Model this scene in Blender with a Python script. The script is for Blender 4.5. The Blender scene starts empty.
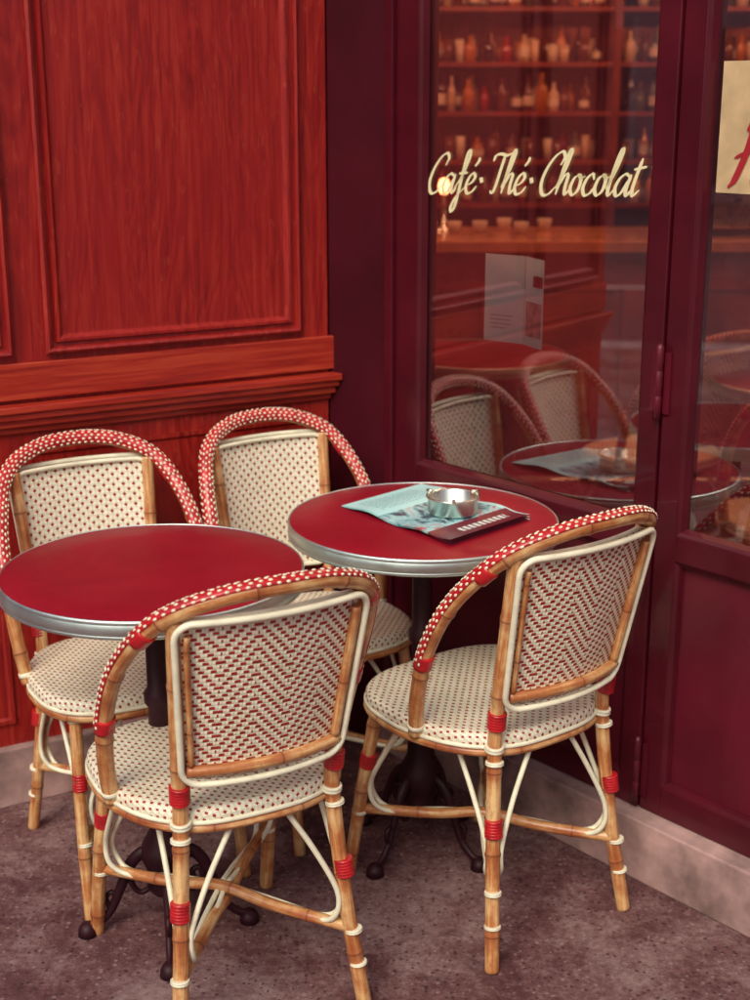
import bpy, math, random
from mathutils import Vector, Matrix
random.seed(4)
D=bpy.data; SC=bpy.context.scene
# ------------------------------------------------------------------ node helpers
def new_mat(name):
    m=D.materials.new(name); m.use_nodes=True
    nt=m.node_tree
    for n in list(nt.nodes): nt.nodes.remove(n)
    out=nt.nodes.new('ShaderNodeOutputMaterial')
    b=nt.nodes.new('ShaderNodeBsdfPrincipled')
    nt.links.new(b.outputs[0],out.inputs[0])
    return m,nt,b,out
def setv(nt,sock,v):
    if hasattr(v,'is_linked') or isinstance(v,bpy.types.NodeSocket): nt.links.new(v,sock)
    else:
        if isinstance(v,tuple) and len(v)==3 and sock.type=='RGBA': v=(*v,1)
        sock.default_value=v
def M(nt,op,*a):
    n=nt.nodes.new('ShaderNodeMath'); n.operation=op
    for i,x in enumerate(a): setv(nt,n.inputs[i],x)
    return n.outputs[0]
def MIX(nt,f,a,b,mode='MIX'):
    n=nt.nodes.new('ShaderNodeMix'); n.data_type='RGBA'; n.blend_type=mode
    setv(nt,n.inputs[0],f); setv(nt,n.inputs[6],a); setv(nt,n.inputs[7],b)
    return n.outputs[2]
def COORD(nt,kind='Object',scale=(1,1,1)):
    t=nt.nodes.new('ShaderNodeTexCoord'); mp=nt.nodes.new('ShaderNodeMapping')
    mp.inputs['Scale'].default_value=scale
    nt.links.new(t.outputs[kind],mp.inputs[0]); return mp.outputs[0]
def NOISE(nt,vec,scale,detail=4,rough=.55,dist=0):
    n=nt.nodes.new('ShaderNodeTexNoise'); nt.links.new(vec,n.inputs['Vector'])
    n.inputs['Scale'].default_value=scale; n.inputs['Detail'].default_value=detail
    n.inputs['Roughness'].default_value=rough; n.inputs['Distortion'].default_value=dist
    return n.outputs[0]
def RAMP(nt,f,stops):
    n=nt.nodes.new('ShaderNodeValToRGB'); e=n.color_ramp.elements
    while len(e)<len(stops): e.new(.5)
    for i,(p,c) in enumerate(stops):
        e[i].position=p; e[i].color=(*c,1) if isinstance(c,tuple) else (c,c,c,1)
    nt.links.new(f,n.inputs[0]); return n.outputs[0]
def BUMP(nt,b,h,strength=.3,dist=.002):
    n=nt.nodes.new('ShaderNodeBump'); n.inputs['Strength'].default_value=strength
    n.inputs['Distance'].default_value=dist
    nt.links.new(h,n.inputs['Height']); nt.links.new(n.outputs[0],b.inputs['Normal'])
def UVxy(nt):
    t=nt.nodes.new('ShaderNodeUVMap'); s=nt.nodes.new('ShaderNodeSeparateXYZ')
    nt.links.new(t.outputs[0],s.inputs[0]); return s.outputs[0],s.outputs[1]
def simple(name,col,rough=.5,metal=0,var=.25,vscale=8,bump=0,bscale=60,coat=0,spec=.5):
    m,nt,b,o=new_mat(name); c=COORD(nt)
    n=NOISE(nt,c,vscale,5)
    dark=tuple(x*(1-var) for x in col); lite=tuple(min(1,x*(1+var)) for x in col)
    nt.links.new(RAMP(nt,n,[(.3,dark),(.7,lite)]),b.inputs['Base Color'])
    r=NOISE(nt,c,vscale*2.3,3)
    nt.links.new(M(nt,'ADD',M(nt,'MULTIPLY',r,.2),rough-.1),b.inputs['Roughness'])
    b.inputs['Metallic'].default_value=metal; b.inputs['Coat Weight'].default_value=coat
    b.inputs['Specular IOR Level'].default_value=spec
    if bump: BUMP(nt,b,NOISE(nt,c,bscale,4),bump,.002)
    return m
CREAM=(.88,.85,.64); RED=(.48,.011,.016)
# ------------------------------------------------------------------ materials
def mat_wood():
    m,nt,b,o=new_mat('red_varnished_oak')
    c=COORD(nt,'Object',(42,42,1.5)); g=NOISE(nt,c,1.8,8,.7,.6)
    c2=COORD(nt,'Object',(7,7,.9)); g2=NOISE(nt,c2,1.3,4,.5,1.8)
    rings=M(nt,'FRACT',M(nt,'MULTIPLY',g2,9))
    rings=M(nt,'ABSOLUTE',M(nt,'SUBTRACT',rings,.5))
    f=M(nt,'ADD',M(nt,'MULTIPLY',g,.75),M(nt,'MULTIPLY',rings,.32))
    col=RAMP(nt,f,[(.28,(.15,.003,.004)),(.48,(.33,.012,.008)),(.72,(.50,.046,.019))])
    fl=NOISE(nt,COORD(nt,'Object',(60,60,14)),1.6,2,.5,1.0)
    flm=RAMP(nt,fl,[(.62,0.0),(.70,1.0)])
    col=MIX(nt,M(nt,'MULTIPLY',flm,.35),col,(.54,.09,.038))
    big=NOISE(nt,COORD(nt),1.9,4)
    col=MIX(nt,RAMP(nt,big,[(.35,0.0),(.7,.65)]),col,(.27,.006,.008))
    nt.links.new(col,b.inputs['Base Color'])
    nt.links.new(M(nt,'ADD',M(nt,'MULTIPLY',g,.3),.30),b.inputs['Roughness'])
    b.inputs['Coat Weight'].default_value=.15
    b.inputs['Coat Roughness'].default_value=.3
    BUMP(nt,b,f,.25,.001); return m
def mat_wood_h():
    m,nt,b,o=new_mat('red_varnished_oak_rail')
    c=COORD(nt,'Object',(1.6,38,38)); g=NOISE(nt,c,1.8,8,.7,.6)
    col=RAMP(nt,g,[(.3,(.18,.006,.006)),(.5,(.38,.024,.012)),(.72,(.56,.080,.030))])
    nt.links.new(col,b.inputs['Base Color'])
    b.inputs['Roughness'].default_value=.42; b.inputs['Coat Weight'].default_value=.15
    BUMP(nt,b,g,.2,.001); return m
def mat_asphalt():
    m,nt,b,o=new_mat('pavement_asphalt')
    c=COORD(nt)
    n1=NOISE(nt,c,60,9,.9); n2=NOISE(nt,c,1.9,5,.6,.5); n3=NOISE(nt,c,11,7,.8)
    v=nt.nodes.new('ShaderNodeTexVoronoi'); v.inputs['Scale'].default_value=85; v.inputs['Randomness'].default_value=1
    nt.links.new(c,v.inputs['Vector'])
    f=M(nt,'ADD',M(nt,'MULTIPLY',n1,.50),M(nt,'ADD',M(nt,'MULTIPLY',n2,.36),M(nt,'MULTIPLY',n3,.34)))
    col=RAMP(nt,f,[(.47,(.065,.014,.019)),(.57,(.22,.088,.090)),(.68,(.50,.33,.32))])
    sep=nt.nodes.new('ShaderNodeSeparateColor'); nt.links.new(v.outputs['Color'],sep.inputs[0])
    spk=M(nt,'LESS_THAN',v.outputs['Distance'],.33)
    li=M(nt,'MULTIPLY',spk,M(nt,'GREATER_THAN',sep.outputs[0],.84)); dk=M(nt,'MULTIPLY',spk,M(nt,'LESS_THAN',sep.outputs[0],.25))
    col=MIX(nt,M(nt,'MULTIPLY',li,.55),col,(.58,.42,.40))
    col=MIX(nt,M(nt,'MULTIPLY',dk,.7),col,(.05,.010,.015))
    st=RAMP(nt,NOISE(nt,c,3.6,7,.72,1.8),[(.52,0.0),(.63,1.0)])
    col=MIX(nt,M(nt,'MULTIPLY',st,.62),col,(.085,.017,.024))
    nt.links.new(col,b.inputs['Base Color']); b.inputs['Roughness'].default_value=.72
    BUMP(nt,b,M(nt,'ADD',n1,M(nt,'MULTIPLY',n3,.8)),1.0,.009); return m
def mat_bamboo():
    m,nt,b,o=new_mat('rattan_pole')
    u,v=UVxy(nt)
    t=nt.nodes.new('ShaderNodeCombineXYZ')
    nt.links.new(M(nt,'MULTIPLY',u,6),t.inputs[0]); nt.links.new(M(nt,'MULTIPLY',v,90),t.inputs[1])
    g=NOISE(nt,t.outputs[0],1.5,5,.6)
    big=NOISE(nt,COORD(nt),11,5,.65)
    f=M(nt,'ADD',M(nt,'MULTIPLY',g,.45),M(nt,'MULTIPLY',big,.55))
    col=RAMP(nt,f,[(.34,(.26,.055,.018)),(.47,(.52,.20,.065)),(.60,(.80,.54,.25))])
    fr=M(nt,'FRACT',M(nt,'DIVIDE',u,.16)); d=M(nt,'MINIMUM',fr,M(nt,'SUBTRACT',1,fr))
    ring=M(nt,'LESS_THAN',d,.011)
    soft=RAMP(nt,d,[(0,1.0),(.18,0.0)])
    col=MIX(nt,M(nt,'MULTIPLY',soft,.55),col,(.36,.09,.03))
    col=MIX(nt,M(nt,'MULTIPLY',ring,.6),col,(.12,.025,.012))
    sc=RAMP(nt,NOISE(nt,COORD(nt,'Object',(60,60,20)),1.5,4,.7),[(.60,0.0),(.68,1.0)])
    col=MIX(nt,M(nt,'MULTIPLY',sc,.40),col,(.20,.05,.02))
    nt.links.new(col,b.inputs['Base Color']); b.inputs['Roughness'].default_value=.38
    b.inputs['Coat Weight'].default_value=.25; b.inputs['Coat Roughness'].default_value=.2
    BUMP(nt,b,f,.25,.001); return m
def mat_weave(kind):
    m,nt,b,o=new_mat('woven_cane_'+kind)
    u,v=UVxy(nt)
    wob=NOISE(nt,COORD(nt),14,2)
    wob=M(nt,'MULTIPLY',M(nt,'SUBTRACT',wob,.5),.004)
    u=M(nt,'ADD',u,wob); v=M(nt,'ADD',v,wob)
    if kind!='chevron':
        pu,pv=(.0225,.0112) if kind=='dots' else (.0200,.0100)
        b_=M(nt,'DIVIDE',v,pv); row=M(nt,'FLOOR',b_)
        a=M(nt,'ADD',M(nt,'DIVIDE',u,pu),M(nt,'MULTIPLY',row,.5))
        fa=M(nt,'ABSOLUTE',M(nt,'SUBTRACT',M(nt,'FRACT',a),.5))
        fb=M(nt,'ABSOLUTE',M(nt,'SUBTRACT',M(nt,'FRACT',b_),.5))
        mask=M(nt,'LESS_THAN',M(nt,'ADD',M(nt,'MULTIPLY',fa,2.6),M(nt,'MULTIPLY',fb,1.35)),.54)
        ss=M(nt,'ABSOLUTE',M(nt,'SINE',M(nt,'MULTIPLY',u,math.pi*2/pu)))
        s2=M(nt,'ABSOLUTE',M(nt,'SINE',M(nt,'MULTIPLY',v,math.pi/pv)))
    else:
        # herringbone twill: short red dashes stepping sideways one third per row, mirrored in blocks
        pu,pv=.0195,.0078
        U=M(nt,'PINGPONG',M(nt,'ADD',u,.5),.0585)
        b_=M(nt,'DIVIDE',v,pv); row=M(nt,'FLOOR',b_)
        a=M(nt,'ADD',M(nt,'DIVIDE',U,pu),M(nt,'DIVIDE',row,3.0))
        fa=M(nt,'ABSOLUTE',M(nt,'SUBTRACT',M(nt,'FRACT',a),.5))
        fb=M(nt,'ABSOLUTE',M(nt,'SUBTRACT',M(nt,'FRACT',b_),.5))
        mask=M(nt,'MULTIPLY',M(nt,'LESS_THAN',fa,.245),M(nt,'LESS_THAN',fb,.36))
        ss=M(nt,'ABSOLUTE',M(nt,'SINE',M(nt,'MULTIPLY',a,math.pi*2)))
        s2=M(nt,'ABSOLUTE',M(nt,'SINE',M(nt,'MULTIPLY',b_,math.pi)))
    h=M(nt,'MULTIPLY',M(nt,'POWER',ss,.5),M(nt,'POWER',s2,.5))
    n=NOISE(nt,COORD(nt),45,3)
    cream=RAMP(nt,n,[(.3,(.84,.81,.59)),(.7,(.94,.92,.76))])
    gap=M(nt,'LESS_THAN',h,.36)
    cream=MIX(nt,M(nt,'MULTIPLY',gap,.28),cream,(.46,.30,.17))
    grime=RAMP(nt,NOISE(nt,COORD(nt),7,4,.6),[(.52,0.0),(.78,.28)])
    cream=MIX(nt,grime,cream,(.60,.47,.31))
    red=RAMP(nt,n,[(.3,(.28,.012,.010)),(.7,(.44,.035,.020))])
    col=MIX(nt,mask,cream,red)
    nt.links.new(col,b.inputs['Base Color']); b.inputs['Roughness'].default_value=.42
    BUMP(nt,b,h,.55,.002); return m
def mat_metal(name,col,rough,bands=False):
    m,nt,b,o=new_mat(name); c=COORD(nt)
    b.inputs['Base Color'].default_value=(*col,1); b.inputs['Metallic'].default_value=1
    n=NOISE(nt,c,22,4)
    nt.links.new(M(nt,'ADD',M(nt,'MULTIPLY',n,.3),rough),b.inputs['Roughness'])
    BUMP(nt,b,NOISE(nt,c,140,4),.18,.001)
    return m
def mat_top():
    m,nt,b,o=new_mat('crimson_laminate'); c=COORD(nt)
    n=NOISE(nt,c,260,2); n2=NOISE(nt,c,7,4); n3=NOISE(nt,c,3,6,.75,1.5)
    col=RAMP(nt,M(nt,'ADD',M(nt,'MULTIPLY',n,.5),M(nt,'MULTIPLY',n2,.5)),[(.35,(.24,.002,.012)),(.65,(.34,.007,.022))])
    nt.links.new(col,b.inputs['Base Color'])
    nt.links.new(M(nt,'ADD',M(nt,'MULTIPLY',n3,.45),.18),b.inputs['Roughness'])
    BUMP(nt,b,n,.08,.0006); return m
def mat_glass(name,tint=(.94,.77,.77),base=.12):
    m=D.materials.new(name); m.use_nodes=True; nt=m.node_tree
    for n in list(nt.nodes): nt.nodes.remove(n)
    o=nt.nodes.new('ShaderNodeOutputMaterial'); mx=nt.nodes.new('ShaderNodeMixShader')
    tr=nt.nodes.new('ShaderNodeBsdfTransparent'); gl=nt.nodes.new('ShaderNodeBsdfGlossy')
    tr.inputs[0].default_value=(*tint,1); gl.inputs[0].default_value=(1,.92,.92,1)
    gl.inputs['Roughness'].default_value=.008
    fr=nt.nodes.new('ShaderNodeFresnel'); fr.inputs[0].default_value=1.85
    f=M(nt,'MINIMUM',M(nt,'ADD',fr.outputs[0],base),1)
    nt.links.new(f,mx.inputs[0]); nt.links.new(tr.outputs[0],mx.inputs[1]); nt.links.new(gl.outputs[0],mx.inputs[2])
    df=nt.nodes.new('ShaderNodeBsdfDiffuse'); df.inputs[0].default_value=(.55,.16,.22,1)  # dust film, tinted pink to put haze and lifted blacks into the glass
    m2=nt.nodes.new('ShaderNodeMixShader')
    dn=NOISE(nt,COORD(nt),3,5,.65)
    nt.links.new(M(nt,'MULTIPLY',dn,.06),m2.inputs[0])
    nt.links.new(mx.outputs[0],m2.inputs[1]); nt.links.new(df.outputs[0],m2.inputs[2])
    nt.links.new(m2.outputs[0],o.inputs[0]); return m
def mat_emit(name,col,s):
    m,nt,b,o=new_mat(name); b.inputs['Base Color'].default_value=(*col,1)
    b.inputs['Emission Color'].default_value=(*col,1); b.inputs['Emission Strength'].default_value=s
    return m
def mat_print(name):
    m,nt,b,o=new_mat(name); u,v=UVxy(nt)
    line=M(nt,'LESS_THAN',M(nt,'FRACT',M(nt,'MULTIPLY',v,24)),.42)
    t=nt.nodes.new('ShaderNodeCombineXYZ'); nt.links.new(M(nt,'MULTIPLY',u,60),t.inputs[0]); nt.links.new(M(nt,'FLOOR',M(nt,'MULTIPLY',v,24)),t.inputs[1])
    w=M(nt,'GREATER_THAN',NOISE(nt,t.outputs[0],1.0,1),.47)
    txt=M(nt,'MULTIPLY',line,w)
    inm=M(nt,'MULTIPLY',M(nt,'GREATER_THAN',u,.05),M(nt,'LESS_THAN',u,.30))
    inm=M(nt,'MULTIPLY',inm,M(nt,'MULTIPLY',M(nt,'GREATER_THAN',v,.12),M(nt,'LESS_THAN',v,.80)))
    txt=M(nt,'MULTIPLY',txt,inm)
    col=MIX(nt,M(nt,'MULTIPLY',txt,.6),(.52,.90,.90),(.08,.24,.30))
    t2=nt.nodes.new('ShaderNodeCombineXYZ'); nt.links.new(u,t2.inputs[0]); nt.links.new(v,t2.inputs[1])
    pic=RAMP(nt,NOISE(nt,t2.outputs[0],7.5,6,.7,.8),[(.36,(.06,.02,.04)),(.45,(.14,.30,.36)),(.54,(.42,.80,.82)),(.67,(.55,.08,.08))])
    right=M(nt,'MULTIPLY',M(nt,'GREATER_THAN',u,.36),M(nt,'LESS_THAN',v,.94))
    col=MIX(nt,right,col,pic)
    strip=M(nt,'MULTIPLY',M(nt,'GREATER_THAN',u,.80),M(nt,'LESS_THAN',v,.98))
    col=MIX(nt,strip,col,(.16,.018,.035))
    ttl=M(nt,'MULTIPLY',M(nt,'MULTIPLY',M(nt,'GREATER_THAN',v,.25),M(nt,'LESS_THAN',v,.85)),M(nt,'MULTIPLY',M(nt,'GREATER_THAN',u,.86),M(nt,'LESS_THAN',u,.925)))
    ttl=M(nt,'MULTIPLY',ttl,M(nt,'GREATER_THAN',M(nt,'FRACT',M(nt,'MULTIPLY',v,16)),.35))
    col=MIX(nt,ttl,col,(.75,.85,.8))
    nt.links.new(col,b.inputs['Base Color']); b.inputs['Roughness'].default_value=.28
    return m
WOOD=mat_wood(); WOODH=mat_wood_h(); ASPH=mat_asphalt(); BAM=mat_bamboo()
DOTS=mat_weave('dots'); SDOTS=mat_weave('seat_dots'); CHEV=mat_weave('chevron')
CR=simple('cream_cane',CREAM,.4,var=.14,vscale=26,coat=.2)
RD=simple('red_cane',RED,.35,var=.3,vscale=40,coat=.3)
ALU=mat_metal('aluminium_band',(.68,.82,.79),.30); STEEL=mat_metal('brushed_steel',(.74,.77,.66),.14)
IRON=simple('cast_iron',(.030,.005,.010),.5,metal=.0,var=.3,bump=.3,bscale=120,spec=.3)
TOP=mat_top()
FRAME=simple('aubergine_paint',(.072,.0038,.0105),.34,var=.3,vscale=5,bump=.08,bscale=120,coat=.2,spec=.4)
FRAME2=simple('aubergine_paint_panel',(.102,.0058,.016),.40,var=.3,vscale=4,bump=.08,bscale=120,coat=.15,spec=.4)
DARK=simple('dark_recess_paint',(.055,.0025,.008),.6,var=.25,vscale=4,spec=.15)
STONE=simple('plinth_stone',(.38,.24,.22),.75,var=.5,vscale=11,bump=.6,bscale=45)
GLASS=mat_glass('shop_glass')
PAINTC=simple('cream_sign_paint',(.86,.82,.50),.5,var=.05)
# ------------------------------------------------------------------ mesh builder
def catmull(P,spacing=.008,closed=False):
    P=[Vector(p) for p in P]; out=[]
    n=len(P); rng=range(n if closed else n-1)
    for i in rng:
        if closed: a,b,c,d=P[(i-1)%n],P[i],P[(i+1)%n],P[(i+2)%n]
        else:
            b,c=P[i],P[i+1]; a=P[i-1] if i>0 else b*2-c; d=P[i+2] if i+2<n else c*2-b
        k=max(2,int((c-b).length/spacing))
        for j in range(k):
            t=j/k
            out.append(.5*((2*b)+(c-a)*t+(2*a-5*b+4*c-d)*t*t+(-a+3*b-3*c+d)*t**3))
    if not closed: out.append(P[-1])
    return out
class MB:
    def __init__(s): s.v=[];s.f=[];s.uv=[];s.m=[];s.mats=[];s.sm=[]
    def mi(s,mat):
        if mat not in s.mats: s.mats.append(mat)
        return s.mats.index(mat)
    def face(s,idx,uv,mat,smooth=True):
        s.f.append(idx); s.uv.append(uv); s.m.append(s.mi(mat)); s.sm.append(smooth)
    def grid(s,rows,mat,uvs,closed_v=False,smooth=True):
        o=len(s.v); R=len(rows); C=len(rows[0])
        for r in rows: s.v.extend([tuple(p) for p in r])
        for i in range(R-1):
            for j in range(C if closed_v else C-1):
                j2=(j+1)%C
                q=[o+i*C+j,o+i*C+j2,o+(i+1)*C+j2,o+(i+1)*C+j]
                ua=uvs[i][j];uc=uvs[i+1][j]
                if closed_v and j==C-1:
                    ub=uvs[i][C];ud=uvs[i+1][C]
                else: ub=uvs[i][j2];ud=uvs[i+1][j2]
                s.face(q,[ua,ub,ud,uc],mat,smooth)
    def tube(s,pts,r,mat,seg=10,cap=True,u0=0.0,nodes=0,rfun=None,flat=1.0):
        pts=[Vector(p) for p in pts]; n=len(pts); T=[]
        for i in range(n):
            a=pts[max(0,i-1)];b=pts[min(n-1,i+1)]; T.append((b-a).normalized())
        ref=Vector((0,0,1)) if abs(T[0].z)<.9 else Vector((1,0,0))
        N=(ref-T[0]*ref.dot(T[0])).normalized(); rows=[];uvs=[];L=u0
        for i in range(n):
            if i>0: L+=(pts[i]-pts[i-1]).length
            N=(N-T[i]*N.dot(T[i])).normalized(); B=T[i].cross(N)
            rr=r if rfun is None else rfun(L-u0,i/(n-1))
            if nodes:
                d=(L/nodes)%1; d=min(d,1-d)*nodes
                rr*=1+.13*math.exp(-(d/.005)**2)
            rows.append([pts[i]+(N*math.cos(k*2*math.pi/seg)+B*math.sin(k*2*math.pi/seg)*flat)*rr for k in range(seg)])
            uvs.append([(L,k/seg*2*math.pi*r) for k in range(seg+1)])
        o=len(s.v); s.grid(rows,mat,uvs,True)
        if cap:
            s.face([o+k for k in range(seg)][::-1],[(0,0)]*seg,mat,False)
            s.face([o+(n-1)*seg+k for k in range(seg)],[(0,0)]*seg,mat,False)
    def lathe(s,prof,mat,seg=48,c=(0,0,0),smooth=True):
        rows=[];uvs=[]
        for i,(r,z) in enumerate(prof):
            rows.append([Vector((c[0]+r*math.cos(k*2*math.pi/seg),c[1]+r*math.sin(k*2*math.pi/seg),c[2]+z)) for k in range(seg)])
            uvs.append([(k/seg,z) for k in range(seg+1)])
        s.grid(rows,mat,uvs,True,smooth)
    def poly(s,pts,mat,smooth=False,uv=None):
        o=len(s.v); s.v.extend([tuple(p) for p in pts])
        s.face(list(range(o,o+len(pts))),uv or [(p[0],p[1]) for p in pts],mat,smooth)
    def box(s,x0,x1,y0,y1,z0,z1,mat):
        o=len(s.v); s.v.extend([(x0,y0,z0),(x1,y0,z0),(x1,y1,z0),(x0,y1,z0),(x0,y0,z1),(x1,y0,z1),(x1,y1,z1),(x0,y1,z1)])
        for q in [(0,3,2,1),(4,5,6,7),(0,1,5,4),(1,2,6,5),(2,3,7,6),(3,0,4,7)]:
            s.face([o+i for i in q],[(0,0),(1,0),(1,1),(0,1)],mat,False)
    def prism(s,poly,z0,z1,mat,cap=True):
        n=len(poly)
        for i in range(n):
            a=poly[i];b=poly[(i+1)%n]
            s.poly([(a[0],a[1],z0),(b[0],b[1],z0),(b[0],b[1],z1),(a[0],a[1],z1)],mat)
        if cap:
            s.poly([(p[0],p[1],z0) for p in poly][::-1],mat); s.poly([(p[0],p[1],z1) for p in poly],mat)
    def mframe(s,x0,x1,z0,z1,prof,mat,y=0,fill=None):
        R=[]
        for ins,pr in prof:
            R.append([(x0+ins,y-pr,z0+ins),(x1-ins,y-pr,z0+ins),(x1-ins,y-pr,z1-ins),(x0+ins,y-pr,z1-ins)])
        for a,b in zip(R,R[1:]):
            for k in range(4):
                k2=(k+1)%4; s.poly([a[k],a[k2],b[k2],b[k]],mat)
        if fill: s.poly(R[-1],fill)
    def obj(s,name,parent=None,bevel=0,loc=None,rotz=0):
        me=D.meshes.new(name); me.from_pydata(s.v,[],s.f); me.update()
        for m in s.mats: me.materials.append(m)
        ul=me.uv_layers.new(name='UVMap')
        for p in me.polygons:
            p.material_index=s.m[p.index]; p.use_smooth=s.sm[p.index]
            for k,li in enumerate(p.loop_indices): ul.data[li].uv=s.uv[p.index][k]
        o=D.objects.new(name,me); SC.collection.objects.link(o)
        if parent: o.parent=parent
        if loc: o.location=loc
        o.rotation_euler=(0,0,rotz)
        if bevel:
            b=o.modifiers.new('bev','BEVEL'); b.width=bevel; b.segments=2; b.limit_method='ANGLE'; b.angle_limit=math.radians(50)
        return o
def empty(name,loc=(0,0,0),rotz=0):
    e=D.objects.new(name,None); e.location=loc; e.rotation_euler=(0,0,rotz); e.empty_display_size=.1
    SC.collection.objects.link(e); return e
# ------------------------------------------------------------------ chair parts (built once, shared)
def build_chair_parts():
    parts={}
    RN=.16
    mb=MB(); seg=72
    def outline(a,s=1.0):
        c,s_=math.cos(a),math.sin(a)
        p=2/3.1
        x=abs(c)**p*(1 if c>0 else -1); y=abs(s_)**p*(1 if s_>0 else -1)
        hw=.222-.045*max(0,-(y))**1.2
        return x*hw*s, .012+y*.203*s
    rings=[(.02,.4500),(.3,.4500),(.6,.4508),(.85,.4520),(.94,.4535),(.98,.4515),(1.0,.445),(1.005,.434),(.99,.424),(.95,.420)]
    rows=[];uvs=[]
    for k,(s,z) in enumerate(rings):
        rr=[];uu=[]
        for j in range(seg):
            x,y=outline(j*2*math.pi/seg,s); rr.append((x,y,z))
            if k<6: uu.append((x,y))
            else:
                x1,y1=outline(j*2*math.pi/seg,.98); l=math.hypot(x1,y1); e=(k-5)*.011
                uu.append((x1+x1/l*e,y1+y1/l*e))
        uu.append(uu[0]); rows.append(rr); uvs.append(uu)
    mb.grid(rows,SDOTS,uvs,True)
    mb.poly([rows[0][j] for j in range(seg)],SDOTS,True,[uvs[0][j] for j in range(seg)])
    mb.poly([rows[-1][j] for j in range(seg)][::-1],CR)
    parts['seat']=mb
    rim=MB()
    pr=[Vector((*outline(j*2*math.pi/90,.985),.4165)) for j in range(91)]
    rim.tube(pr,.0085,BAM,8,cap=False)
    pr=[Vector((*outline(j*2*math.pi/90,1.0),.4285)) for j in range(91)]
    rim.tube(pr,.0048,CR,6,cap=False)
    parts['seat_rim']=rim
    lg=MB(); wr=MB()
    def wrap(pa,pb,r,n,mat):
        pa,pb=Vector(pa),Vector(pb); P=[pa.lerp(pb,i/(n*4)) for i in range(n*4+1)]
        wr.tube(P,r,mat,12,rfun=lambda L,t:r*(1+.08*abs(math.sin(t*n*math.pi))) )
    for sx in (-1,1):
        foot=Vector((sx*.178,-.222,0)); hip=Vector((sx*.140,-.172,.44)); mid=Vector((sx*.144,-.184,.54)); top=Vector((sx*.160,-.236,.825))
        path=catmull([foot,foot.lerp(hip,.5)+Vector((sx*-.004,.006,0)),hip,mid,top],.006)
        lg.tube(path,.0140,BAM,12,nodes=RN,u0=.05 if sx>0 else .09)
        ff=Vector((sx*.182,.232,0)); fh=Vector((sx*.165,.150,.425))
        lg.tube(catmull([ff,ff.lerp(fh,.5)+Vector((sx*.003,0,0)),fh],.006),.0140,BAM,12,nodes=RN,u0=.03 if sx>0 else .11)
        for a,b,rear in ((foot,hip,1),(ff,fh,0)):
            z=lambda h: a.lerp(b,h/b.z)
            wrap(z(.262),z(.296),.0165,6,RD)
            if rear: wrap(z(.085),z(.091),.0152,2,CR)
            wrap(z(.150),z(.158),.0155,2,CR)
            wrap(z(.400),z(.408),.0165,2,CR)
        wrap(hip.lerp(mid,.34),hip.lerp(mid,.68),.0170,6,RD)
        wrap(hip.lerp(mid,-.14),hip.lerp(mid,-.02),.0178,2,CR)
        for a,b,side in ((foot,hip,-1),(ff,fh,1)):
            z=lambda h: a.lerp(b,h/b.z)
            o1=Vector((-sx*.02,0,0)); o2=Vector((0,-side*.02,0))
            cen=Vector((0,.01,.175))
            for off,rimp in ((o1,Vector((sx*.045,b.y,.418))),(o2,Vector((b.x+sx*.01,b.y-side*.105,.418)))):
                d=(cen-z(.16)); d.z=0; d.normalize()
                n=off.normalized()
                P=[rimp,rimp.lerp(z(.25),.55)+n*.006+Vector((0,0,-.005)),z(.235)+n*.020,z(.185)+n*.020+d*.012,z(.162)+d*.06+n*.010,z(.158).lerp(cen,.62)+n*.012,cen+n*.008-d*.02]
                lg.tube(catmull(P,.008),.0052,CR,8)
    for sx in (-1,1):
        a=Vector((sx*.165,-.207,.158)); b=Vector((-sx*.175,.205,.158)); dz=.009*sx
        lg.tube(catmull([a,a.lerp(b,.3)+Vector((0,0,.008)),a.lerp(b,.5)+Vector((0,0,.012+dz*1.3)),a.lerp(b,.7)+Vector((0,0,.008)),b],.008),.0110,BAM,10,nodes=RN,u0=.07)
    parts['legs']=lg
    hp=MB()
    H=[(-.213,-.030,.428),(-.226,-.050,.52),(-.231,-.088,.63),(-.220,-.150,.735),(-.180,-.228,.822),(-.10,-.274,.862),(0,-.290,.872)]
    H=H+[(-x,y,z) for x,y,z in H[-2::-1]]
    hoop=catmull(H,.005)
    hp.tube(hoop,.0150,BAM,14,nodes=RN,u0=.02)
    parts['hoop']=hp
    bd=MB(); cen=Vector((0,0,.55)); rows=[];uvs=[];L=0; fr=[]
    n=len(hoop)
    for i,p in enumerate(hoop):
        T=(hoop[min(n-1,i+1)]-hoop[max(0,i-1)]).normalized()
        if i>0: L+=(p-hoop[i-1]).length
        O=p-cen; O=(O-T*O.dot(T)).normalized(); F=T.cross(O)
        if F.y<0: F=-F
        fr.append((p,O,F,T,L))
    band=[f for f in fr if f[0].z>.585]
    PH=[-14+i*14 for i in range(14)]
    for p,O,F,T,L in band:
        rows.append([p+(O*math.cos(math.radians(PH[0]-3))+F*math.sin(math.radians(PH[0]-3)))*.0148]+[p+(O*math.cos(math.radians(a))+F*math.sin(math.radians(a)))*.0176 for a in PH]+[p])
        uvs.append([(L,0)]+[(L,a*.0003) for a in PH]+[(L,0)])
    bd.grid(rows,RD,uvs)
    def stud(c,O,T,S):
        rws=[]
        for s,h in [(1.0,0),(.8,.0014),(.0,.0020)]:
            rws.append([c+T*(.0040*s*math.cos(q*math.pi/4))+S*(.0026*s*math.sin(q*math.pi/4))+O*h for q in range(8)])
        bd.grid(rws,CR,[[(0,0)]*9]*3,True)
    pitch=.0160; k=0; nextL=band[0][4]+.006
    for p,O,F,T,L in band:
        if L>=nextL:
            for j,a in enumerate((-6,20,46,72,98,124,150)):
                if (j+k)%2==0:
                    a=math.radians(a+random.uniform(-2,2)); d=O*math.cos(a)+F*math.sin(a); S=T.cross(d)
                    stud(p+d*.0173+T*random.uniform(-.0006,.0006),d,T,S)
            nextL+=pitch/2; k+=1
    parts['hoop_band']=bd
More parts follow.
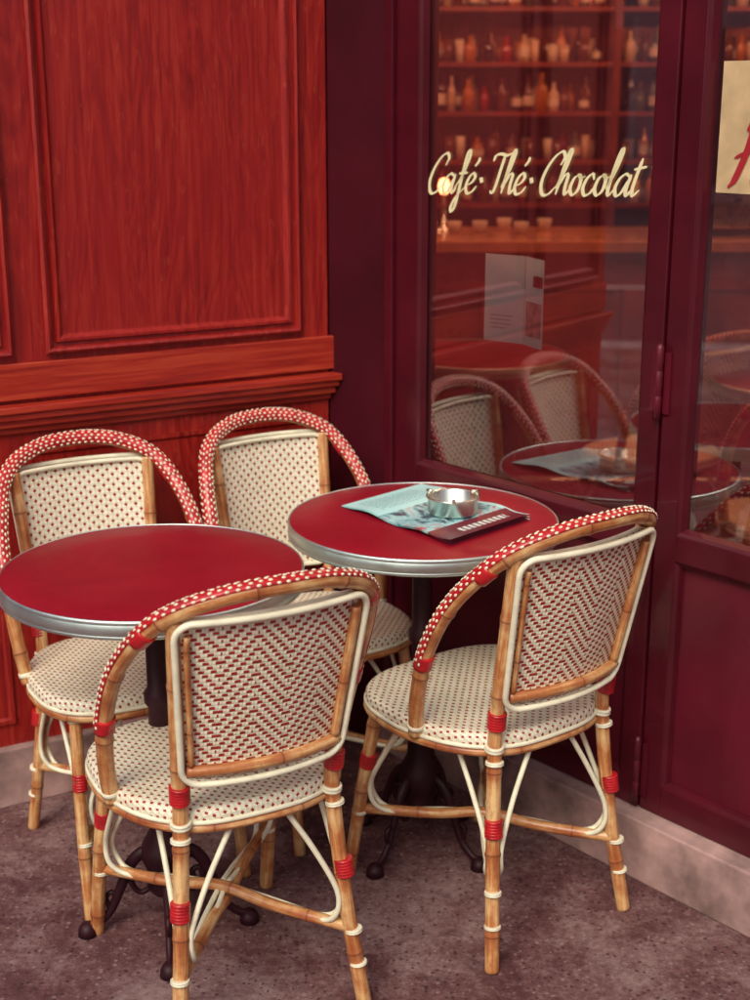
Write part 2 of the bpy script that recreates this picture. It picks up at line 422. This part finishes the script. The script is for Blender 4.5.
    for sx in (-1,1):
        best=[f for f in fr if f[0].x*sx>0]
        f0=min(best,key=lambda f:abs(f[0].z-.595)); i=fr.index(f0)
        wr.tube([fr[i+j][0] for j in range(-3,4)],.0182,RD,12)
        f0=min(best,key=lambda f:abs(f[0].z-.795)); i=fr.index(f0)
        wr.tube([fr[i+j][0] for j in range(-3,4)],.0186,RD,12)
        f0=min(best,key=lambda f:abs(f[0].z-.445)); i=fr.index(f0)
        wr.tube([fr[i+j][0] for j in range(-1,2)],.0170,CR,12)
    parts['wraps']=wr
    z0,z1=.520,.822; r=.030
    def surf(u,z,off=0):
        v=(z-z0)/(z1-z0); hw=.140+.024*v
        d=min(z-z0,z1-z)
        if d<r: hw-=r-math.sqrt(max(0,r*r-(r-d)**2))
        x=u*hw; uu=x/(.140+.024*v)
        y=-.182-.060*v-.030*(1-uu*uu)
        return Vector((x,y+off,z))
    pn=MB()
    for off,mat in ((.0035,DOTS),(-.0035,CHEV)):
        rows=[];uvs=[]
        zz=[z0+(z1-z0)*(.5-.5*math.cos(math.pi*i/30)) for i in range(31)]
        for z in zz:
            row=[surf(-1+2*j/24,z,off) for j in range(25)]
            rows.append(row); uvs.append([(p.x,p.z) for p in row])
        pn.grid(rows,mat,uvs)
    parts['back_panel']=pn
    bf=MB()
    out=[surf(1,z) for z in [z0+(z1-z0)*(.5-.5*math.cos(math.pi*i/40)) for i in range(41)]]
    top=[surf(1-2*j/24,z1) for j in range(1,24)]
    lef=[surf(-1,z) for z in [z1-(z1-z0)*(.5-.5*math.cos(math.pi*i/40)) for i in range(41)]]
    bot=[surf(-1+2*j/24,z0) for j in range(1,24)]
    loop=out+top+lef+bot; loop.append(loop[0])
    def grow(kx,kz,dy): return [Vector((p.x*kx,p.y+dy,.671+(p.z-.671)*kz)) for p in loop]
    bf.tube(grow(1.03,1.02,-.0165),.0060,CR,8,cap=False)
    bf.tube(grow(1.0,1.0,.010),.0050,CR,8,cap=False)
    a=[surf(-.97+1.94*j/16,z0+.022,-.012) for j in range(17)]
    bf.tube(catmull(a,.008),.0105,BAM,8,nodes=RN)
    a=[surf(.91,z0+.03+(z1-z0-.05)*j/12,-.012) for j in range(13)]
    bf.tube(catmull(a,.008),.0085,BAM,8,nodes=RN,u0=.05)
    a=[surf(-.91,z0+.03+(z1-z0-.05)*j/12,-.012) for j in range(13)]
    bf.tube(catmull(a,.008),.0055,BAM,8,nodes=RN,u0=.09)
    parts['back_frame']=bf
    return parts
CH=build_chair_parts(); CHM={}
def chair(cx,cy,fx,fy,s=(1,1,1)):
    e=empty('bistro_chair',(cx,cy,.0),math.atan2(fy,fx)-math.pi/2)
    for k,mb in CH.items():
        if k in CHM:
            o=D.objects.new(k,CHM[k]); SC.collection.objects.link(o); o.parent=e
        else:
            o=mb.obj(k,e); CHM[k]=o.data
    e.scale=s
    return e
chair(-.280,2.288,-.470,.883,(1,1,.985))
chair(.230,2.562,-.60,.80)
chair(-.528,2.722,.488,-.873,(.93,.93,.999))
chair(-.135,2.962,.53,-.85,(.89,.89,1.0))
# ------------------------------------------------------------------ tables
def table(cx,cy,R=.2775,zt=.755,rot=.3,name='bistro_table'):
    e=empty(name,(cx,cy,0),rot)
    mb=MB()
    mb.lathe([(0.0,zt),(.1,zt),(.2,zt),(R-.004,zt),(R-.003,zt-.0005)],TOP,96)
    mb.obj('table_top',e)
    mb=MB()
    pf=[(R-.003,zt-.0005),(R-.0025,zt+.0010),(R-.0005,zt+.0008),(R+.0008,zt-.0015),(R+.0012,zt-.0055),(R+.0006,zt-.0062),(R+.0012,zt-.0070),(R+.0012,zt-.0255),(R+.0006,zt-.0262),(R+.0012,zt-.0268),(R+.0011,zt-.031),(R-.002,zt-.0335),(R-.010,zt-.0335)]
    mb.lathe(pf,ALU,128)
    mb.lathe([(R-.010,zt-.0335),(R-.02,zt-.026),(0,zt-.026)],IRON,64)
    mb.obj('metal_edge',e)
    mb=MB()
    mb.lathe([(0,zt-.027),(.09,zt-.027),(.09,zt-.034),(.035,zt-.045),(.024,zt-.07),(.021,zt-.09),(.021,.52),(.028,.51),(.028,.49),(.021,.48),(.022,.36),(.034,.345),(.036,.325),(.026,.31),(.030,.22),(.046,.19),(.050,.165),(.040,.14),(.030,.115),(.040,.10),(.030,.085),(0,.085)],IRON,28)
    mb.obj('column',e)
    mb=MB()
    for k in range(4):
        a=k*math.pi/2; c,s=math.cos(a),math.sin(a)
        def P(r,z): return (r*c*.86,r*s*.86,z)
        def ft(L,t): return .0150*(1-.45*math.sin(min(1,t)*math.pi*.5))
        mb.tube(catmull([P(.02,.165),P(.05,.172),P(.08,.150),P(.105,.100),P(.130,.050),P(.16,.024),P(.185,.017)],.006),.015,IRON,10,rfun=ft,flat=.8)
        mb.tube(catmull([P(.03,.10),P(.06,.085),P(.08,.105),P(.075,.130),P(.058,.125),P(.06,.110)],.005),.006,IRON,8)
        mb.tube(catmull([P(.130,.050),P(.140,.078),P(.127,.090),P(.117,.080),P(.122,.070)],.005),.0055,IRON,8)
        mb.lathe([(0,.026),(.012,.024),(.018,.014),(.020,.0),(0,.0)],IRON,14,(P(.185,0)[0],P(.185,0)[1],0))
    mb.obj('cast_foot',e)
    return e
table(-.409,2.423,rot=.15)
table(.099,2.743,rot=.9)
# ------------------------------------------------------------------ menu booklet on table
mat_pg=mat_print('printed_pages')
def booklet(name,corner,ux,uy,W,Hh,z,curl=.010):
    mb=MB(); N=28; ux=Vector((ux[0],ux[1],0)).normalized(); uy=Vector((uy[0],uy[1],0)).normalized(); c=Vector((corner[0],corner[1],0))
    for layer in range(3):
        rows=[];uvs=[]
        for i in range(N+1):
            s=i/N; page=abs(s-.5)*2
            h=z+.0012*(layer+1)+(curl)*(math.sin(math.pi*min(1,page))**2)*(1-.5*page)
            if s>.5 and page>.75: h+=(page-.75)*.03*layer/2
            ins=.0015*(2-layer)
            rows.append([c+ux*(W*(s)+ins*(1 if s<.5 else -1)*-1)+uy*(Hh*t+.001*layer)+Vector((0,0,h)) for t in (0,.25,.5,.75,1)])
            uvs.append([(s,t) for t in (0,.25,.5,.75,1)])
        mb.grid(rows,mat_pg,uvs)
    return mb.obj(name)
booklet('menu_booklet',(-.070,2.818),(.212,-.262),(.180,.182),.340,.245,.7565)
e=empty('ashtray',(.160,2.738,.769))
mb=MB()
mb.lathe([(0,.003),(.043,.003),(.047,.006),(.050,.034),(.053,.037),(.0555,.036),(.0555,.033),(.052,.030),(.051,.004),(.047,0),(0,0)],STEEL,56)
for k in range(3):
    a=k*2.094+.5; mb.tube([(math.cos(a)*.047,math.sin(a)*.047,.0375),(math.cos(a)*.061,math.sin(a)*.061,.0375)],.004,STEEL,10)
mb.obj('steel_bowl',e)
mb=MB()
mb.lathe([(0,.008),(.03,.009),(.044,.006)],simple('ash',(.12,.10,.10),.9,bump=.6,bscale=300),24)
mb.tube([(-.02,.01,.013),(.012,.022,.014)],.0035,simple('cigarette_paper',(.7,.66,.6),.7),8)
mb.obj('ash_bed',e)
# ------------------------------------------------------------------ timber wall (left)
wall=empty('wood_panel_wall',(-.876,2.924,0),math.atan2(.488,.873))
mb=MB(); mb.box(-.31,.872,.0,.12,.144,3.0,WOOD); mb.obj('wall_boards',wall)
mb=MB()
prof=[(0,0),(0,.012),(.006,.017),(.012,.014),(.015,.004),(.022,.003),(.026,.012),(.032,.012),(.040,.002),(.044,.0015)]
mb.mframe(.177,.797,1.050,2.70,prof,WOOD,-.0005,WOOD)
mb.mframe(-.25,.105,1.050,2.70,prof,WOOD,-.0005,WOOD)
mb.obj('panel_moulding',wall,.0015)
mb=MB()
mb.box(-.31,.885,-.012,.0,.955,1.035,WOODH)
mb.obj('middle_rail',wall,.002)
mb=MB()
mb.box(-.31,.892,-.040,.0,.930,.946,WOODH)
mb.box(-.31,.888,-.032,.0,.914,.930,WOODH)
mb.box(-.31,.882,-.022,.0,.896,.914,WOODH)
mb.box(-.31,.876,-.010,.0,.880,.896,WOODH)
mb.obj('dado_rail',wall,.003)
mb=MB()
mb.mframe(.12,.82,.20,.84,[(0,0),(0,.006),(.010,.006),(.016,.001)],WOOD,-.0005,WOOD)
mb.mframe(-.25,.05,.20,.84,[(0,0),(0,.006),(.010,.006),(.016,.001)],WOOD,-.0005,WOOD)
mb.obj('lower_panels',wall,.001)
mb=MB(); mb.box(-.32,.872,-.022,.12,0,.144,STONE); mb.obj('stone_plinth',wall,.004)
# ------------------------------------------------------------------ shopfront (right)
sf=empty('glazed_shopfront',(1.632,1.4135,0),math.atan2(-.7559,.6547))
GB=.756; GT=2.55
mb=MB()
def leaf(x0,x1,stL,stR,y0=0,panel=True):
    mb.box(x0,x0+stL,y0,.06,.140,2.62,FRAME)
    mb.box(x1-stR,x1,y0,.06,.140,2.62,FRAME)
    a,b=x0+stL,x1-stR
    mb.box(a,b,y0,.058,GT,2.62,FRAME)
    mb.box(a,b,y0,.058,GB-.055,GB,FRAME)
    mb.box(a,b,y0,.058,.140,.205,FRAME)
    mb.box(a,b,y0+.018,.05,.205,GB-.055,FRAME2)
    mb.mframe(a,b,GB,GT,[(0,-.001),(.006,-.006),(.012,-.020)],FRAME,y0)
    mb.mframe(a,b,.205,GB-.055,[(0,-.001),(.008,-.006),(.012,-.016)],FRAME,y0)
leaf(-2.420,-1.645,.075,.049)
leaf(-1.641,-.80,.052,.075,.004)
leaf(-.796,.10,.075,.075,.004)
leaf(.14,.95,.07,.07,0)
mb.box(-2.447,-2.420,-.012,.07,.140,2.62,FRAME)
mb.box(.10,.14,-.01,.07,.140,2.62,FRAME)
mb.box(.95,1.05,-.02,.10,0,3.0,FRAME)
mb.box(-2.45,1.05,-.03,.08,2.62,3.0,FRAME)
mb.obj('frames',sf,.0025)
mb=MB()
for x0,x1 in ((-2.345,-1.694),(-1.589,-.875),(-.721,.025),(.21,.88)):
    mb.poly([(x0-.003,.024,GB-.003),(x1+.003,.024,GB-.003),(x1+.003,.024,GT+.003),(x0-.003,.024,GT+.003)],GLASS)
mb.obj('glass_panes',sf)
mb=MB(); mb.box(-2.45,1.05,-.042,.075,0,.138,STONE); mb.obj('stone_sill',sf,.004)
mb=MB()
for x,z0,z1 in ((-1.643,.985,1.125),(-1.643,.16,.30),(-1.643,2.1,2.24)):
    mb.lathe([(0,z0),(.0085,z0),(.0085,z0+.045),(.0075,z0+.0465),(.0085,z0+.048),(.0085,z0+.094),(.0075,z0+.0955),(.0085,z0+.097),(.0085,z1),(.004,z1+.008),(0,z1+.008)],FRAME2,14,(x,-.010,0))
    mb.box(x-.022,x-.006,-.003,.001,z0+.01,z1-.01,FRAME2); mb.box(x+.006,x+.020,-.001,.006,z0+.01,z1-.01,FRAME2)
mb.obj('hinges',sf)
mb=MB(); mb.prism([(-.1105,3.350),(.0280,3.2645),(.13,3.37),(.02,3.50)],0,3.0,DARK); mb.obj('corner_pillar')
# ---- lettering
G={
'C':([[(1.28,1.45),(1.45,1.85),(1.2,2.1),(.7,1.85),(.25,1.2),(.12,.5),(.4,0),(.85,.02),(1.3,.4)]],1.35),
'a':([[(.95,.85),(.62,1.02),(.25,.8),(.08,.35),(.28,0),(.6,.15),(.93,.8)],[(1.0,1.0),(.88,.35),(1.0,0),(1.3,.3)]],1.20),
'f':([[(-.05,.25),(.4,.9),(.72,1.8),(.7,2.2),(.5,2.1),(.42,1.2),(.38,0),(.3,-.75),(.1,-1.0),(-.02,-.75),(.25,-.2),(.85,.3)],[(.1,1.02),(.85,1.08)]],.86),
'e':([[(.08,.4),(.5,.55),(.72,.85),(.5,1.04),(.2,.8),(.08,.35),(.3,0),(.7,.08),(1.0,.38)]],.95),
'E':([[(.08,.4),(.5,.55),(.72,.85),(.5,1.04),(.2,.8),(.08,.35),(.3,0),(.7,.08),(1.0,.38)],[(.50,1.40),(.72,1.62),(.80,1.85)]],.90),
'T':([[(-.05,1.65),(.1,1.95),(.5,2.02),(1.0,1.95),(1.45,2.08)],[(.85,1.98),(.72,1.2),(.6,.4),(.42,.02),(.2,.15)]],1.12),
'h':([[(-.05,.3),(.35,1.2),(.55,2.0),(.45,2.22),(.3,1.8),(.18,.9),(.08,0)],[(.12,.4),(.45,.95),(.7,.95),(.68,.4),(.78,.02),(1.1,.3)]],1.02),
'o':([[(.55,1.0),(.2,.8),(.08,.3),(.35,0),(.68,.25),(.72,.75),(.5,1.0),(.7,.82),(1.0,.92)]],.95),
'c':([[(.75,.75),(.55,1.02),(.22,.8),(.08,.35),(.3,0),(.65,.08),(.92,.38)]],.88),
'l':([[(-.05,.3),(.32,1.2),(.5,2.0),(.4,2.2),(.24,1.6),(.12,.4),(.25,0),(.55,.3)]],.52),
't':([[(.30,1.75),(.18,1.0),(.12,.35),(.25,0),(.62,.28)],[(-.12,1.22),(.25,1.28),(.72,1.36)]],.6),
'H':([[(.1,1.7),(.3,2.05),(.35,1.2),(.2,.3),(0,0)],[(1.3,2.1),(1.1,1.2),(1.0,.2),(1.3,.1)],[(-.1,.9),(.5,1.1),(1.3,1.05)]],1.5),
'.':([[(.28,.66),(.56,.72)]],1.15)}
def lettering(text,x0,z0,sx,sz,rise,y,mat,name,parent,slant=.34,w=1.0):
    mb=MB(); X=0; lift=0
    for ch in text:
        st,adv=G[ch]
        for s in st:
            P=catmull([((X+p[0]+p[1]*slant)*sx, 0,(p[1])*sz) for p in s],.0025)
            L=[];R=[]
            n=len(P)
            for i,p in enumerate(P):
                T=(P[min(n-1,i+1)]-P[max(0,i-1)]).normalized(); Nn=Vector((-T.z,0,T.x))
                ww=(.0016+.0034*abs(T.x*math.sin(math.radians(25))-T.z*math.cos(math.radians(25))))*w
                if ch=='.': ww=.0055
                t=i/max(1,n-1); ww*=min(1,.45+5*t,.45+5*(1-t)) if ch!='.' else 1
                q=Vector((x0+p.x,y-lift,z0+p.z+rise*(p.x)))
                L.append(q+Nn*ww); R.append(q-Nn*ww)
            mb.grid([L,R],mat,[[(0,0)]*n]*2,smooth=False); lift+=.00006
        X+=adv
    return mb.obj(name,parent)
lettering('CafE.ThE.Chocolat',-2.340,1.384,.0350,.0405,.035,.0205,PAINTC,'window_lettering',sf)
RDL=simple('red_sign_paint',(.40,.02,.03),.5,var=.05)
lettering('Hotel',-1.535,1.430,.05,.058,.03,.0195,RDL,'door_lettering',sf,w=1.7)
PST=simple('poster_paper',(.60,.44,.24),.6,var=.25,vscale=14)
mb=MB(); mb.box(-1.562,-1.28,.0215,.0232,1.42,1.65,PST)
mb.obj('paper_poster',sf)
CARD=simple('card_white',(.72,.97,.96),.4,var=.05)
e=empty('menu_leaflet',(-2.060,.030,1.072)); e.parent=sf
mb=MB()
mb.poly([(-.098,.0,0),(.000,.022,0),(.000,.022,.190),(-.098,.0,.190)],CARD)
mb.poly([(.001,.022,0),(.075,.0,-.002),(.075,.0,.188),(.001,.022,.190)],CARD)
mb.obj('pages',e)
CP=simple('leaflet_photo_print',(.50,.30,.28),.5,var=.6,vscale=40); CT=simple('leaflet_text_print',(.30,.40,.42),.5,var=.1)
mb=MB()
def pg(u0,u1,z0,z1,mat,right):
    f=(lambda u:(.001+u*.074,.022-.022*u-.0008)) if right else (lambda u:(-.098+.098*u,.022*u-.0008))
    a,b=f(u0),f(u1); mb.poly([(a[0],a[1],z0),(b[0],b[1],z0),(b[0],b[1],z1),(a[0],a[1],z1)],mat)
pg(.1,.92,.02,.095,CP,True); pg(.45,.95,.128,.152,RD,True)
for k in range(4): pg(.15,random.uniform(.55,.85),.03+k*.009,.0318+k*.009,CT,False)
mb.obj('print',e)
# ------------------------------------------------------------------ café interior
INW=simple('interior_wall_paint',(.28,.020,.022),.5,var=.35,vscale=3); INF=simple('interior_floor_tile',(.26,.055,.05),.4,var=.3,vscale=3)
INC=simple('interior_ceiling_paint',(.50,.16,.12),.7)
room=empty('cafe_interior')
poly=[(-.05,3.50),(-1.2,3.3),(-1.2,6.6),(6,6.6),(6,.4),(2.55,.45)]
mb=MB()
for a,b in zip(poly[:-1],poly[1:]): mb.poly([(a[0],a[1],0),(b[0],b[1],0),(b[0],b[1],2.95),(a[0],a[1],2.95)],INW)
mb.poly([(p[0],p[1],.006) for p in poly],INF); mb.poly([(p[0],p[1],2.95) for p in poly],INC)
mb.obj('room_walls',room)
BARW=simple('bar_wood',(.36,.05,.025),.3,var=.35,vscale=6,coat=.5)
BART=simple('bar_top_wood',(.66,.28,.12),.3,var=.3,vscale=6,coat=.5)
mb=MB()
mb.box(-.6,2.6,5.10,5.60,.006,1.06,BARW); mb.box(-.65,2.65,5.03,5.65,1.06,1.10,BART)
for k in range(6): mb.mframe(-.55+k*.52,-.10+k*.52,.15,.95,[(0,0),(0,.012),(.03,.012),(.04,.002)],BARW,5.0985)
mb.tube([(-.6,5.0,.22),(2.6,5.0,.22)],.02,STEEL,12)
mb.obj('bar_counter',None,.004)
mb=MB(); SH=simple('shelf_wood',(.26,.04,.022),.4)
BM=[simple('bottle_amber',(.55,.17,.04),.12,coat=1),simple('bottle_green',(.10,.10,.06),.12,coat=1),simple('bottle_red',(.40,.02,.02),.12,coat=1),simple('bottle_pale',(.72,.48,.32),.12,coat=1),simple('bottle_dark',(.05,.012,.012),.12,coat=1),simple('bottle_brown',(.16,.04,.02),.12,coat=1)]
LAB=simple('bottle_label',(.74,.58,.44),.6)
for z in (1.16,1.34,1.54,1.74,1.96,2.18): mb.box(-.6,2.6,6.10,6.42,z-.018,z,SH)
for x in (-.6,.2,1.0,1.8,2.57): mb.box(x,x+.03,6.09,6.42,.006,2.5,SH)
mb.box(-.6,2.6,6.421,6.46,1.1,2.5,simple('bar_mirror',(.40,.13,.10),.2,metal=.8))
for z in (1.16,1.34,1.54,1.74,1.96,2.18):
    for lay in (0,1):
        x=-.55+lay*.02; small=z in (1.34,1.74)
        while x<2.5:
            x+=random.uniform(.042,.085)
            if min(abs(x-q) for q in (-.585,.215,1.015,1.815,2.585))<.05: continue
            m=random.choice(BM); y=6.15+lay*.12+random.uniform(-.015,.03)
            if small and random.random()<.6:
                r=random.uniform(.018,.026); h=random.uniform(.06,.11)
                mb.lathe([(0,0),(r*.8,0),(r,h),(r*.92,h),(r*.7,.006),(0,.006)],random.choice((BM[3],BM[0],LAB,BM[5])),12,(x,y,z))
            else:
                r=random.uniform(.016,.028); h=random.uniform(.09,.165)
                mb.lathe([(0,0),(r,0),(r,h*.58),(r*.8,h*.66),(r*.36,h*.76),(r*.34,h),(0,h)],m,12,(x,y,z))
                if random.random()<.5: mb.lathe([(r+.0008,h*.18),(r+.0008,h*.46)],LAB,12,(x,y,z))
mb.obj('bottle_shelf')
mb=MB()
for i in range(7):
    x=.12+i*.09+random.uniform(-.03,.03)
    mb.lathe([(0,0),(.02,.0),(.030,.045),(.028,.045),(.016,.006),(0,.006)],LAB,16,(x,5.35+random.uniform(-.08,.15),1.10))
mb.obj('coffee_cups')
mb=MB(); mb.box(1.15,1.75,5.2,5.55,1.13,1.40,STEEL); mb.box(1.12,1.78,5.17,5.58,1.40,1.45,STEEL)
for x in (1.18,1.68): mb.box(x,x+.04,5.22,5.5,1.10,1.13,IRON)
for x in (1.3,1.55): mb.tube([(x,5.2,1.28),(x,5.12,1.27),(x,5.06,1.24)],.014,IRON,8)
mb.obj('espresso_machine',None,.008)
table(.36,4.72,R=.30,zt=.75,rot=.2)
table(1.35,4.25,R=.30,zt=.75,rot=.6)
chair(.95,4.55,-.6,.8); chair(1.75,4.3,-1,.1); chair(1.2,3.75,.1,1)
WARM=mat_emit('added_fill_glow',(1,.50,.25),130)
for x,y,z in ((.55,5.2,2.40),(1.7,5.35,2.35),(2.4,4.0,2.3),(.6,4.2,2.45),(-.4,5.0,2.35),(1.5,3.2,2.4)):  # unseen globes added above the view to brighten the interior
    e=empty('added_fill_lamp',(x,y,z))
    mb=MB(); mb.lathe([(0,-.055),(.035,-.046),(.052,-.015),(.055,.0),(.050,.02),(.03,.04),(0,.045)],WARM,20); mb.obj('globe',e)
    mb=MB(); mb.lathe([(.02,.045),(.10,.035),(.11,.025),(.105,.033),(.03,.08),(.012,.10),(0,.10)],IRON,24); mb.tube([(0,0,.1),(0,0,2.95-z)],.004,IRON,6); mb.obj('shade',e)
WARM2=mat_emit('small_warm_bulb',(1,.34,.12),10)
for x,y,z in ((.265,5.45,1.10),(2.05,5.2,1.10)):
    e=empty('bar_lamp',(x,y,z))
    mb=MB(); mb.lathe([(0,.20),(.015,.195),(.022,.175),(.022,.16),(.012,.14),(0,.14)],WARM2,16); mb.obj('bulb',e)
    mb=MB(); mb.lathe([(.05,0),(.045,.012),(.01,.02),(.008,.14),(.014,.145)],STEEL,16); mb.obj('stand',e)
# ------------------------------------------------------------------ building above
STN=simple('facade_limestone',(.45,.32,.28),.8,var=.15,vscale=1.5,bump=.2,bscale=20)
up=empty('cafe_building')
mb=MB()
foot=[(-1.15,2.77),(-.114,3.345),(.031,3.262),(2.62,.27),(6.5,.27),(6.5,7.2),(-3.6,7.2)]
mb.prism(foot,3.0,11,STN)
mb.box(6.1,6.5,.35,7.2,0,3.0,STN); mb.box(2.62,6.1,.27,.39,0,3.0,STN)
mb.prism([(-1.16,2.79),(-1.05,2.845),(-3.45,7.2),(-3.6,7.2)],0,3.0,STN); mb.box(-3.45,6.1,6.9,7.2,0,3.0,STN)
mb.obj('upper_walls',up)
# ------------------------------------------------------------------ ground
mb=MB(); mb.box(-6.0,9,-3.5,14,-.13,0,ASPH); mb.obj('pavement')
mb=MB(); KS=simple('kerb_granite',(.42,.34,.34),.7,bump=.3,bscale=60)
mb.box(-6.3,9,-3.8,-3.503,-.13,.004,KS); mb.box(-6.3,-6.003,-3.5,14,-.13,.004,KS); mb.obj('kerb',None,.01)
RDM=simple('road_asphalt',(.10,.06,.07),.8,var=.3,vscale=2,bump=.5,bscale=80)
mb=MB(); mb.poly([(-300,-300,-.12),(300,-300,-.12),(300,300,-.12),(-300,300,-.12)],RDM); mb.obj('road')
WP=simple('road_paint',(.75,.72,.70),.6)
mb=MB()
for k in range(8): mb.poly([(-10.2,-14+k*4,-.116),(-10.08,-14+k*4,-.116),(-10.08,-12+k*4,-.116),(-10.2,-12+k*4,-.116)],WP)
mb.obj('road_markings')
def house(x,y,rot,W,floors,col,name='apartment_building'):
    e=empty(name,(x,y,-.12),rot)
    wm=simple('render_'+str(len(D.materials)),col,.8,var=.12,vscale=1,bump=.2,bscale=10)
    gm=simple('window_pane_'+str(len(D.materials)),(.10,.05,.06),.15,coat=.5); sh=simple('shutter_'+str(len(D.materials)),(.65,.55,.52),.6)
    rf=simple('zinc_roof_'+str(len(D.materials)),(.16,.15,.18),.5)
    mb=MB(); H=3.6+floors*3.1
    mb.box(-W/2,W/2,0,10,0,H,wm); mb.obj('walls',e)
    mb=MB(); mb.box(-W/2-.1,W/2+.1,-.3,0,H-.35,H,wm); mb.box(-W/2,W/2,-.15,0,3.5,3.75,wm)
    mb.box(-W/2,W/2,-.5,0,3.6+3.1-.12,3.6+3.1,wm); mb.obj('cornices',e,.02)
    mb=MB(); mb.prism([(-W/2,.2),(W/2,.2),(W/2,9.8),(-W/2,9.8)],H,H+1.6,rf); mb.obj('mansard_roof',e)
    mb=MB(); n=int(W/2.6)
    for f in range(floors):
        for i in range(n):
            cx=-W/2+(i+.5)*W/n; z=3.6+f*3.1+.55
            mb.box(cx-.55,cx+.55,-.012,.0,z,z+2.0,gm)
            mb.box(cx-.68,cx-.55,-.06,0,z-.05,z+2.15,sh); mb.box(cx+.55,cx+.68,-.06,0,z-.05,z+2.15,sh); mb.box(cx-.55,cx+.55,-.06,0,z+2.0,z+2.15,sh)
            mb.box(cx-.03,cx+.03,-.05,-.012,z,z+2,sh); mb.box(cx-.7,cx+.7,-.12,0,z-.15,z-.05,wm)
    for i in range(n):
        cx=-W/2+(i+.5)*W/n; mb.box(cx-.95,cx+.95,-.012,0,.3,2.9,gm); mb.box(cx-1.05,cx-.95,-.08,0,0,3.1,sh); mb.box(cx+.95,cx+1.05,-.08,0,0,3.1,sh)
    mb.obj('windows',e)
cols=[(.66,.47,.44),(.74,.56,.50),(.58,.40,.38),(.70,.54,.50)]
for k in range(4): house(-22,-18+k*11.2,math.pi/2,11,2+(k%2),cols[k])
for k in range(4): house(-8+k*11.2,-28,math.pi,11,2+((k+1)%2),cols[(k+1)%4])
# ------------------------------------------------------------------ light
w=D.worlds.new('World'); SC.world=w; w.use_nodes=True; nt=w.node_tree
bg=nt.nodes['Background']; sky=nt.nodes.new('ShaderNodeTexSky'); sky.sky_type='NISHITA'; sky.sun_disc=False
el=math.radians(46); az=math.radians(200)
sky.sun_elevation=el; sky.sun_rotation=az; sky.air_density=1.0; sky.dust_density=4.0; sky.ozone_density=.6
nt.links.new(sky.outputs[0],bg.inputs[0]); bg.inputs[1].default_value=.15
sd=Vector((math.sin(az)*math.cos(el),math.cos(az)*math.cos(el),math.sin(el)))
l=D.lights.new('sun','SUN'); l.energy=1.5; l.angle=math.radians(30); l.color=(1,.93,.78)
lo=D.objects.new('sun',l); SC.collection.objects.link(lo); lo.rotation_euler=(-sd).to_track_quat('-Z','Y').to_euler()
# ------------------------------------------------------------------ camera
c=D.cameras.new('camera'); co=D.objects.new('camera',c); SC.collection.objects.link(co)
c.sensor_fit='VERTICAL'; c.sensor_height=36; c.sensor_width=27; c.lens=50
co.location=(0,0,1.58); co.rotation_euler=(math.radians(90-16),0,0)
c.clip_start=.05; c.clip_end=1000
c.dof.use_dof=True; c.dof.focus_distance=2.5; c.dof.aperture_fstop=3.6
SC.camera=co
SC.view_settings.view_transform='Standard'; SC.view_settings.look='None'
